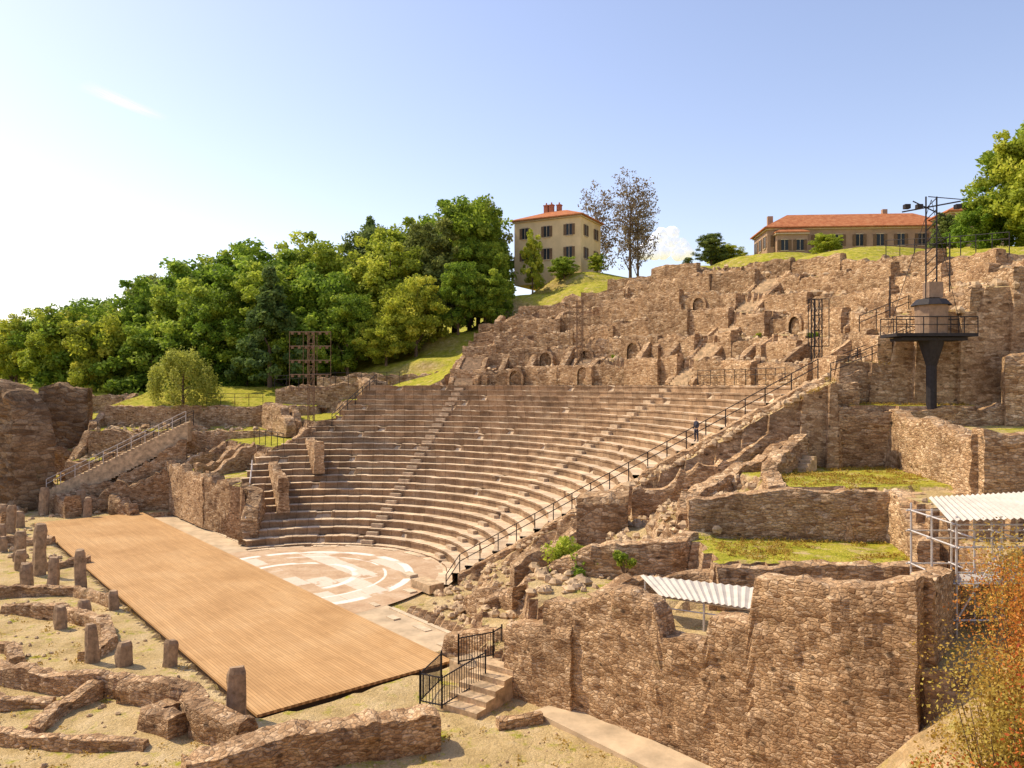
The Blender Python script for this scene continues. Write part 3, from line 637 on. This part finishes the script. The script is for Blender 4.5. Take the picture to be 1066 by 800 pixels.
def shrub(name,x,y,w,h,lm,n=14,per=120,size=.07,z=None):
    z=hz(x,y) if z is None else z; mb=MB(); cen=[]
    for i in range(n):
        a_=rng.uniform(0,6.28); q=rng.uniform(0,.5)*w; c=(x+q*math.cos(a_),y+q*math.sin(a_),z+h*rng.uniform(.25,1)); cen.append(c)
        mb.tube((x+q*.2*math.cos(a_),y+q*.2*math.sin(a_),z-.2),c,.025,.008,4,1)
    v,t=leaves(np.array(cen),rng.uniform(.14,.26,n)*max(w,h),per,size)
    nb=mb.n; mb.add(v,np.arange(len(v)).reshape(-1,4),0)
    me=bpy.data.meshes.new(name); me.from_pydata(np.vstack(mb.v).tolist(),[],mb.f); me.materials.append(lm); me.materials.append(bark); me.polygons.foreach_set('material_index',mb.m)
    a2=me.attributes.new('tone','FLOAT','POINT'); a2.data.foreach_set('value',np.concatenate([np.zeros(nb),t])); return newobj(name,me)
shrub('green_shrub',2.9,40.6,2.2,2.0,leaf,16,200,.09,z=3.6); shrub('green_shrub',3.9,39.5,1.4,1.,leaf,10,150,.08,z=3.9); shrub('green_shrub',5.6,38.2,1.0,.8,leaf,8,120,.07,z=4.8)
for x,y in ((12.4,41.8),(22,52),(30,95),(18,84),(9,92),(26,66),(12,88),(24,75)): shrub('ruin_weed',x,y,1.0,.6,leaf,8,90,.08)
for (x,y,w,h,lm) in ((9.2,14.5,2.2,3.2,leaf_orange),(10.4,15.8,2.4,3.6,leaf_yellow),(8.3,13.2,1.6,1.8,leaf_orange),(11.8,18.5,2.6,3.4,leaf_yellow),(13.6,20,2.6,3.8,leaf_orange),(7.2,13.5,1.6,1.4,leaf_yellow),(10.6,13.8,2.2,3.8,leaf_orange),(6,15,1.4,1.,leaf_yellow),(14.8,22,2.4,3.8,leaf_yellow),(9.6,17,2.,2.4,leaf_yellow),(9.8,13.2,1.8,2.6,leaf_orange),(8.6,16,1.8,1.8,leaf_willow),(12.2,16.5,2.2,3.8,leaf_orange)):
    shrub('dry_shrub',x,y,w,h,lm,50,140,.04)
pts=[]
for (xa,xb,ya,yb,n_) in ((10,19,35,40.3,500),(15,24,41,50,700),(21,30,50.5,52,150),(5,16,12,23,700),(-5,8,26,31,80),(-50,-34,86,104,500),(-30,-12,26,48,500)):
    pts.append(np.stack([rng.uniform(xa,xb,n_),rng.uniform(ya,yb,n_)],1))
pts=np.vstack(pts); zz_=Hf(pts[:,0],pts[:,1])[0]
keep=fbm(pts[:,0]*.4,pts[:,1]*.4,0,2,77)>.45
cen=np.stack([pts[:,0],pts[:,1],zz_+.05],1)[keep]
v,t=leaves(cen,np.full(len(cen),.25),14,.05,.5)
me=bpy.data.meshes.new('grass_tufts'); me.from_pydata(v.tolist(),[],np.arange(len(v)).reshape(-1,4).tolist()); me.materials.append(leaf_yellow)
a2=me.attributes.new('tone','FLOAT','POINT'); a2.data.foreach_set('value',t*.6); newobj('grass_tufts',me)
# ------------------------------------------------------------------ buildings
stucco=M_simple('yellow_stucco',(.74,.55,.30),.9,.14,.6,0,.15); brown_wall=M_simple('brown_render',(.40,.26,.17),.9,.2,.8,0,.3)
glass=NT('window_glass'); glass.col((.03,.035,.04)); glass.b.inputs['Roughness'].default_value=.15; glass=glass.mat
shut=M_simple('shutter_paint',(.18,.11,.06),.7); trim=M_simple('stone_trim',(.55,.42,.27),.85)
def M_tile():
    nt=NT('terracotta_tiles'); o=nt.coord()
    w=nt.n('ShaderNodeTexWave'); w.inputs['Scale'].default_value=2.2; w.inputs['Distortion'].default_value=.5; nt.l(o,w.inputs['Vector'])
    n=nt.noise(o,1.4,5,.7)
    c=nt.ramp(n,[(.3,(.38,.125,.05)),(.5,(.56,.20,.08)),(.72,(.66,.31,.14))]); c=nt.mix(.35,c,w.outputs['Color'],'MULTIPLY'); nt.col(c); nt.bump(w.outputs['Fac'],.5,.05); return nt.mat
tile=M_tile()
def building(name,c,rz,w,d,h,roofh,zb,wallm,rows,cols,colsd,ov=.6,winsz=(1.1,1.7),gable=False):
    e=empty(name,(c[0],c[1],zb)); e.rotation_euler=(0,0,rz)
    mb=MB(); mb.box((0,0,h/2-1),(w,d,h+2)); mb.obj('walls',[wallm],e)
    x,y=w/2+ov,d/2+ov; ins=(d/2+ov) if not gable else 0.01
    rl=max(.2,x-ins)
    mb=MB(); v=[(-x,-y,h),(x,-y,h),(x,y,h),(-x,y,h),(-rl,0,h+roofh),(rl,0,h+roofh)]
    v+= [(a,b,cc-.18) for a,b,cc in v[:4]]
    mb.add(v,[(0,1,5,4),(2,3,4,5),(1,2,5),(3,0,4),(0,6,7,1),(1,7,8,2),(2,8,9,3),(3,9,6,0),(6,9,8,7)]); mb.obj('roof',[tile],e)
    mb=MB(); mb.box((0,0,h-.32),(w+.5,d+.5,.24)); mb.obj('cornice',[trim],e)
    wn=MB()
    def win(px,py,ax,z):
        ww,wh=winsz
        if ax=='x':
            sgn=1 if py>0 else -1
            wn.box((px,py+sgn*.0,z),(ww,.10,wh),0,0); wn.box((px,py+sgn*.03,z-wh/2-.1),(ww+.3,.22,.14),0,2)
            wn.box((px,py+sgn*.03,z),(.07,.12,wh),0,2); wn.box((px,py+sgn*.035,z+wh/2+.08),(ww+.2,.14,.14),0,2)
            for q in (-1,1): wn.box((px+q*(ww*.75+.02),py+sgn*.05,z),(ww*.48,.09,wh),0,1)
        else:
            sgn=1 if px>0 else -1
            wn.box((px,py,z),(.10,ww,wh),0,0); wn.box((px+sgn*.03,py,z-wh/2-.1),(.22,ww+.3,.14),0,2)
            wn.box((px+sgn*.03,py,z),(.12,.07,wh),0,2); wn.box((px+sgn*.035,py,z+wh/2+.08),(.14,ww+.2,.14),0,2)
            for q in (-1,1): wn.box((px+sgn*.05,py+q*(ww*.75+.02),z),(.09,ww*.48,wh),0,1)
    for rz_ in rows:
        for i in range(cols): 
            for sg in(-1,1): win(-w/2+w*(i+.5)/cols,sg*(d/2),'x',rz_)
        for i in range(colsd):
            for sg in(-1,1): win(sg*(w/2),-d/2+d*(i+.5)/colsd,'y',rz_)
    wn.obj('windows_and_shutters',[glass,shut,trim],e)
    return e
h1=building('yellow_house',(8.0,134),R(-28),12.4,9.,9.2,2.0,33,stucco,(3.0,6.8),3,2,winsz=(1.0,1.8))
mb=MB()
for x,y in ((-2.2,0),(-1.2,.0),(.0,.6)): mb.box((x,y,11.2),(.75,.7,2.0)); mb.box((x,y,12.3),(.9,.85,.18)); mb.tube((x,y,12.35),(x,y,12.8),.16,.13,8)
mb.obj('chimneys',[M_simple('brick_red',(.42,.15,.08))],h1)
h2=building('long_tiled_building',(58,132),R(-4),30,9,4.6,3.0,35.6,brown_wall,(2.3,),9,3,winsz=(1.1,1.9))
mb=MB(); mb.box((-13,1.5,6.6),(.9,.7,2.2)); mb.box((6,.5,7.6),(.8,.7,1.6)); mb.obj('chimneys',[brown_wall],h2)
building('tiled_annex',(46.5,129),R(-4),5,4,4.0,1.2,35.2,brown_wall,(1.8,),2,1,ov=.3)
building('tiled_annex',(74,125),R(-4),9,8,6.2,2.2,35.2,brown_wall,(2.2,4.6),3,2)
# ------------------------------------------------------------------ railings / fences / masts
def railing(name,pts,h=1.05,sp=1.6,r=.03,bars=(1.,.55),mat=iron):
    mb=MB(); P=[np.array(p,float) for p in pts]
    for a_,b_ in zip(P[:-1],P[1:]):
        L=np.linalg.norm(b_-a_); n=max(1,int(L/sp))
        for i in range(n+1):
            p=a_+(b_-a_)*i/n; mb.tube(p+np.array([0,0,-.6]),p+np.array([0,0,h]),r*1.15)
        for k in bars: mb.tube(a_+np.array([0,0,h*k]),b_+np.array([0,0,h*k]),r)
    return mb.obj(name,[mat])
rp=[]
for r_ in (12.5,14,18,22,26,30,34,37.5): x,y=pol(r_,-7.6); rp.append((x,y,rowz(r_)+.5))
rp=[(-4.6,53.6,-.4)]+rp; railing('stair_railing',rp,1.1,1.5,.035)
railing('stair_railing',[(23,52.5,14.8),(37,51.3,20.6)],1.1); railing('stair_railing',[(23,54.7,14.8),(37,53.6,20.6)],1.1)
railing('stair_railing',[(21.5,51.8,14.3),(24,52.8,15)],1.1)
railing('terrace_railing',[(26,57.5,18),(31,60,19.8),(35,66,21),(35,74,23)],1.1); railing('terrace_railing',[(33,56,20),(40,54,21)],1.1)
railing('terrace_railing',[(*pol(38.0,p),14.2) for p in (5,10,15,20,26)],1.1,1.6,.025)
railing('terrace_railing',[(*pol(53.5,p),float(np.interp(p,TP,TZ))+.8) for p in (0,8,16)],1.1,1.6,.03)
railing('stair_railing',[(-51.3,84.6,2.4),(-37.2,87.6,9.8)],1.1,1.6,.035,mat=galv); railing('stair_railing',[(-51.3,86.7,2.4),(-37.2,89.7,9.8)],1.1,1.6,.035)
x0,y0=pol(13.5,124.5);x1,y1=pol(21.5,117); railing('stair_railing',[(x0,y0,1.0),(x1,y1,5.4)],1.0,1.5,.04,mat=galv)
x0,y0=pol(29,98);x1,y1=pol(37,90.8); railing('stair_railing',[(x0,y0,9.6),(x1,y1,14.2)],1.0,1.5,.04)
railing('terrace_railing',[(-30,97,14.0),(-22,95.8,14.4),(-14,95.8,14.5)],1.0,1.6,.03); railing('terrace_railing',[(-31,95.6,11.8),(-38,95.6,11.8)],1.,1.6,.03)
railing('terrace_railing',[(*st(44,10),7.9),(*st(52,10),8.1)],1,1.6,.03)
def fence(name,pts,h=1.15,sp=.14):
    mb=MB(); P=[np.array(p,float) for p in pts]
    for a_,b_ in zip(P[:-1],P[1:]):
        L=np.linalg.norm(b_-a_); n=int(L/sp)
        for i in range(n+1):
            p=a_+(b_-a_)*i/n; mb.tube(p+np.array([0,0,.08]),p+np.array([0,0,h]),.016,n=4)
        for k in (.1,.97): mb.tube(a_+np.array([0,0,h*k]),b_+np.array([0,0,h*k]),.03)
        for p in (a_,b_): mb.tube(p,p+np.array([0,0,h+.08]),.045)
    return mb.obj(name,[iron])
fence('black_metal_fence',[(-3.3,35.9,.1),(-4.0,33.4,.1),(-3.0,32.9,.1),(-1.2,34.6,.6)],1.35); fence('black_metal_fence',[(-2.6,37.4,.5),(-2.5,35.9,.9),(-.9,36.8,.9),(-.5,37.6,.9)],1.25)
lstairs('stone_steps',(-2.3,32.6,0),(-.4,35.4,1.2),2.0,block_stone,.2)
mb=MB(); mb.box((-1.7,36.6,.3),(2.0,1.6,1.2),R(40)); mb.obj('stone_landing',[block_stone])
def light_mast(name,x,y,z0,z1,wp,lamps=5,levels=(.5,.75,1.0),mat=iron,rr=.035):
    mb=MB(); w=.6; n=int((z1-z0)/1.2); c=[(-w/2,-w/2),(w/2,-w/2),(w/2,w/2),(-w/2,w/2)]
    for (a_,b_) in c: mb.tube((x+a_,y+b_,z0-1),(x+a_,y+b_,z1),.045)
    for i in range(n):
        za=z0+(z1-z0)*i/n; zb_=z0+(z1-z0)*(i+1)/n
        for k in range(4):
            p=c[k];q=c[(k+1)%4]; mb.tube((x+p[0],y+p[1],za),(x+q[0],y+q[1],zb_),.022,n=4); mb.tube((x+p[0],y+p[1],zb_),(x+q[0],y+q[1],zb_),.022,n=4)
    H_=z1-z0
    for k in levels:
        z=z0+H_*k; mb.tube((x-wp/2,y-.4,z),(x+wp/2,y-.4,z),rr)
        for i in range(lamps):
            q=x-wp/2+wp*(i+.5)/lamps; mb.box((q,y-.6,z-.18),(.26,.28,.24)); mb.tube((q,y-.4,z),(q,y-.55,z-.1),.03)
    for q in (-wp/2,-wp/6,wp/6,wp/2): mb.tube((x+q,y-.4,z0+H_*levels[0]),(x+q,y-.4,z1),.03)
    return mb.obj(name,[mat])
light_mast('lighting_mast',-22.5,86,8.5,19.8,4.6,6,(.45,.58,.72,.86,1.0),rust,.06); light_mast('lighting_mast',8,91,16,23.8,2.4,0,(.3,.65,1.),rust); light_mast('lighting_mast',23.8,60,14.5,20.6,1.6,0,(.4,1.))
mb=MB(); x,y=27.3,50.0
mb.tube((x,y,12.2),(x,y,15.2),.32,.32,10); mb.tube((x,y,15.2),(x,y,17.0),.32,.85,10); mb.box((x-.2,y,17.15),(5.2,2.2,.2)); mb.box((x-.2,y,16.9),(4.2,1.6,.2))
mb.tube((x,y,17.25),(x,y,19.1),.95,1.0,10,1); mb.tube((x,y,19.1),(x,y,19.5),1.25,.9,10); mb.box((x+.1,y,20.1),(.9,.8,1.0),0,1)
for q in np.linspace(-2.8,2.4,7): 
    for s_ in (-1.05,1.05): mb.tube((x+q,y+s_,17.2),(x+q,y+s_,18.3),.03)
for s_ in (-1.05,1.05): mb.tube((x-2.8,y+s_,18.3),(x+2.4,y+s_,18.3),.035); mb.tube((x-2.8,y+s_,17.8),(x+2.4,y+s_,17.8),.025)
for q in (-.35,.35): mb.tube((x+q,y,19.5),(x+q,y,26.2),.05)
for i in range(9): mb.tube((x-.35,y,19.5+i*.74),(x+.35,y,20.2+i*.74),.03)
mb.tube((x-1.9,y,25.2),(x+1.9,y,25.9),.05); mb.tube((x-1.2,y,25.9),(x+.9,y,24.9),.04); mb.tube((x-.2,y,26.2),(x+2.2,y,26.0),.03)
for q in (-1.7,-.9,1.6): mb.box((x+q,y-.2,25.5),(.35,.35,.28))
mb.tube((x+1.2,y,20),(x+1.2,y,23.8),.04); mb.tube((x,y,23),(x+1.2,y,23.6),.04); mb.tube((x-2.7,y,18.3),(x-2.7,y,21),.04)
mb.tube((x,y,26),(x-2.6,y+.5,17.3),.02,n=4); mb.tube((x,y,26),(x+2.3,y+.5,17.3),.02,n=4)
mb.obj('lighting_tower',[iron,steel])
def corr(A,B,Cc,D,n=40,amp=.04):
    A,B,Cc,D=[np.array(p,float) for p in (A,B,Cc,D)]; v=[];f=[]
    for i in range(n*2+1):
        q=i/(n*2); o=np.array([0,0,amp*(1 if i%2 else -1)])
        v+= [A+(B-A)*q+o, D+(Cc-D)*q+o]
    for i in range(n*2): f.append((2*i,2*i+2,2*i+3,2*i+1))
    mb=MB(); mb.add(v,f); return mb
white=M_simple('white_sheet_metal',(.56,.50,.42),.5,.22,1.2)
e=empty('corrugated_shelter'); corr((5.7,34.2,5.5),(10.4,31.3,5.65),(9.7,29.9,5.2),(6.2,32.1,5.15),16,.03).obj('roof',[white],e)
mb=MB()
for p in ((5.9,34,5.4),(10.1,31.3,5.5),(9.6,30.2,5.1),(6.4,32.2,5.1),(7.8,31.2,5.1)): mb.tube((p[0],p[1],3.4),p,.05)
mb.tube((6.3,32.3,4.6),(9.6,30.2,4.7),.03); mb.tube((6.3,32.3,5.05),(9.6,30.2,5.1),.05); mb.obj('posts',[galv],e)
e=empty('scaffold_shelter'); corr((16.6,30.6,9.5),(21.5,31.2,9.65),(20.6,27,9.35),(15.4,27,9.2),22,.035).obj('roof',[white],e)
mb=MB(); xs_=(15.8,17.4,19,20.4); ys_=(27.3,28.9,30.4)
for a_ in xs_:
    for b_ in ys_: mb.tube((a_,b_,4.2),(a_,b_,9.3),.04)
for z in (5.6,6.9,8.2,9.0):
    for b_ in ys_: mb.tube((15.6,b_,z),(20.6,b_,z),.035)
    for a_ in xs_: mb.tube((a_,27.1,z),(a_,30.6,z),.035)
for i in range(3): mb.tube((xs_[i],27.3,5.6),(xs_[i+1],27.3,8.2),.03)
mb.box((18,27.9,6.95),(4.6,1.0,.06)); mb.obj('scaffold_frame',[galv],e)
# ------------------------------------------------------------------ person
def person(x,y,z,rz):
    e=empty('standing_person',(x,y,z)); e.rotation_euler=(0,0,rz)
    cols={'skin':(.45,.27,.18),'top':(.05,.05,.07),'leg':(.04,.045,.07),'hair':(.03,.02,.015)}
    mm={k:M_simple('person_'+k,c,.8,.1) for k,c in cols.items()}
    def skin(nm,vs,ed,rad,mat):
        me=bpy.data.meshes.new(nm); me.from_pydata(vs,ed,[]); me.materials.append(mat); o=newobj(nm,me,e)
        md=o.modifiers.new('s','SKIN')
        if not me.skin_vertices: 
            bpy.context.view_layer.objects.active=o; bpy.ops.mesh.customdata_skin_add()
        for i,r_ in enumerate(rad): me.skin_vertices[0].data[i].radius=(r_,r_*.85)
        me.skin_vertices[0].data[0].use_root=True
        s_=o.modifiers.new('u','SUBSURF'); s_.levels=1; s_.render_levels=2
    skin('body',[(0,0,.95),(0,0,1.15),(0,0,1.38),(0,0,1.5),(-.17,0,1.4),(-.23,.02,1.12),(-.2,-.12,.92),(.17,0,1.4),(.24,.0,1.12),(.2,-.14,.95)],[(0,1),(1,2),(2,3),(2,4),(4,5),(5,6),(2,7),(7,8),(8,9)],[.15,.13,.16,.06,.065,.05,.035,.065,.05,.035],mm['top'])
    skin('legs',[(0,0,.93),(-.1,0,.85),(-.11,-.02,.48),(-.12,.02,.08),(-.13,-.12,.04),(.1,0,.85),(.11,.02,.48),(.13,.05,.08),(.14,-.09,.04)],[(0,1),(1,2),(2,3),(3,4),(0,5),(5,6),(6,7),(7,8)],[.13,.1,.07,.05,.045,.1,.07,.05,.045],mm['leg'])
    skin('head',[(0,0,1.5),(0,-.01,1.58),(0,-.02,1.68)],[(0,1),(1,2)],[.055,.085,.08],mm['skin'])
    skin('hair',[(0,.02,1.66),(0,.01,1.73)],[(0,1)],[.095,.075],mm['hair'])
    skin('hand_l',[(-.2,-.12,.92),(-.19,-.15,.84)],[(0,1)],[.035,.025],mm['skin']); skin('hand_r',[(.2,-.14,.95),(.19,-.18,.88)],[(0,1)],[.035,.025],mm['skin'])
px_,py_=pol(29.5,-5.2); person(px_,py_,-.3+18*RH,R(-60))
# ------------------------------------------------------------------ clouds
cm=NT('cloud_white_glow'); cm.col((.9,.88,.93)); cm.b.inputs['Roughness'].default_value=1; cm.b.inputs['Emission Color'].default_value=(.75,.82,1,1); cm.b.inputs['Emission Strength'].default_value=.5; cm=cm.mat  # emission gives the cloud an added glow to offset its greenish shading
mb=MB()
for i in range(60):
    a_=rng.uniform(-1,1); cx=300+a_*50; cz=268+rng.uniform(0,1)*(1-abs(a_))*58; rr=rng.uniform(6,15); v=[];f=[];n=20;m=10
    for j in range(m+1):
        for k in range(n):
            th=math.pi*j/m; b_=2*math.pi*k/n; d=np.array([math.sin(th)*math.cos(b_),math.sin(th)*math.sin(b_),math.cos(th)]); q=rr*(1+.7*(float(fbm(*(d*2.2+i*3),3,5))-.5)); v.append(np.array([cx,1500,cz])+d*q)
    for j in range(m):
        for k in range(n): f.append((j*n+k,(j+1)*n+k,(j+1)*n+(k+1)%n,j*n+(k+1)%n))
    mb.add(v,f)
mb.obj('cumulus_cloud',[cm],None,True)
wm=NT('cirrus_glow'); uvw=wm.coord((1,1,1),'UV'); s2=wm.n('ShaderNodeSeparateXYZ'); wm.l(uvw,s2.inputs[0])
tr=wm.n('ShaderNodeBsdfTransparent'); glow=wm.n('ShaderNodeEmission'); glow.inputs[0].default_value=(1,1,1,1); mx=wm.n('ShaderNodeMixShader')  # white emission stands in for sunlight on the wisp
vb=wm.math('SUBTRACT',1.0,wm.math('ABSOLUTE',wm.math('MULTIPLY',wm.math('SUBTRACT',s2.outputs[1],.5),2.0))); ub=wm.math('SUBTRACT',1.0,wm.math('ABSOLUTE',wm.math('MULTIPLY',wm.math('SUBTRACT',s2.outputs[0],.5),2.0)))
al=wm.math('MULTIPLY',wm.math('MULTIPLY',vb,ub),wm.maprange(wm.noise(wm.coord((1.5,4,1),'UV'),2,6,.7),.3,.7,.5,3.6),True)
wm.l(al,mx.inputs[0]); wm.l(tr.outputs[0],mx.inputs[1]); wm.l(glow.outputs[0],mx.inputs[2]); wm.l(mx.outputs[0],wm.t.nodes['Material Output'].inputs['Surface'])
me=bpy.data.meshes.new('cirrus_wisp'); me.from_pydata([(-1150,2000,785),(-920,2000,695),(-905,2060,728),(-1140,2060,835)],[],[(0,1,2,3)]); me.materials.append(wm.mat)
ul=me.uv_layers.new(name='UVMap')
for i,uv_ in enumerate(((0,0),(1,0),(1,1),(0,1))): ul.data[i].uv=uv_
newobj('cirrus_wisp_cloud',me)
# ------------------------------------------------------------------ light, sky, camera
el=R(50); ax,ay=-.92,.38; q=math.hypot(ax,ay); S=Vector((ax/q*math.cos(el),ay/q*math.cos(el),math.sin(el)))
sl=bpy.data.lights.new('sun','SUN'); sl.energy=5.0; sl.angle=R(.5); sl.color=(1,.87,.64); so=bpy.data.objects.new('sun',sl); scene.collection.objects.link(so); so.rotation_euler=S.to_track_quat('Z','Y').to_euler()
w=bpy.data.worlds.new('World'); scene.world=w; w.use_nodes=True; nt=w.node_tree; bg=nt.nodes['Background']
sky=nt.nodes.new('ShaderNodeTexSky'); sky.sky_type='NISHITA'; sky.sun_disc=False; sky.sun_elevation=el; sky.sun_rotation=math.atan2(ax,ay); sky.air_density=1.1; sky.dust_density=.9; sky.ozone_density=1.0
mxw=nt.nodes.new('ShaderNodeMix'); mxw.data_type='RGBA'; mxw.blend_type='MULTIPLY'; mxw.inputs[0].default_value=1; mxw.inputs[7].default_value=(1.66,1.42,1.42,1)
nt.links.new(sky.outputs[0],mxw.inputs[6]); nt.links.new(mxw.outputs[2],bg.inputs[0]); bg.inputs[1].default_value=.15
cam=bpy.data.cameras.new('camera'); co_=bpy.data.objects.new('camera',cam); scene.collection.objects.link(co_); co_.location=(0,0,14); co_.rotation_euler=(R(90),0,0); cam.lens=27; cam.sensor_width=36; cam.clip_end=12000; cam.clip_start=.1
scene.camera=co_
scene.view_settings.view_transform='Standard'; scene.view_settings.look='None'; scene.view_settings.exposure=0
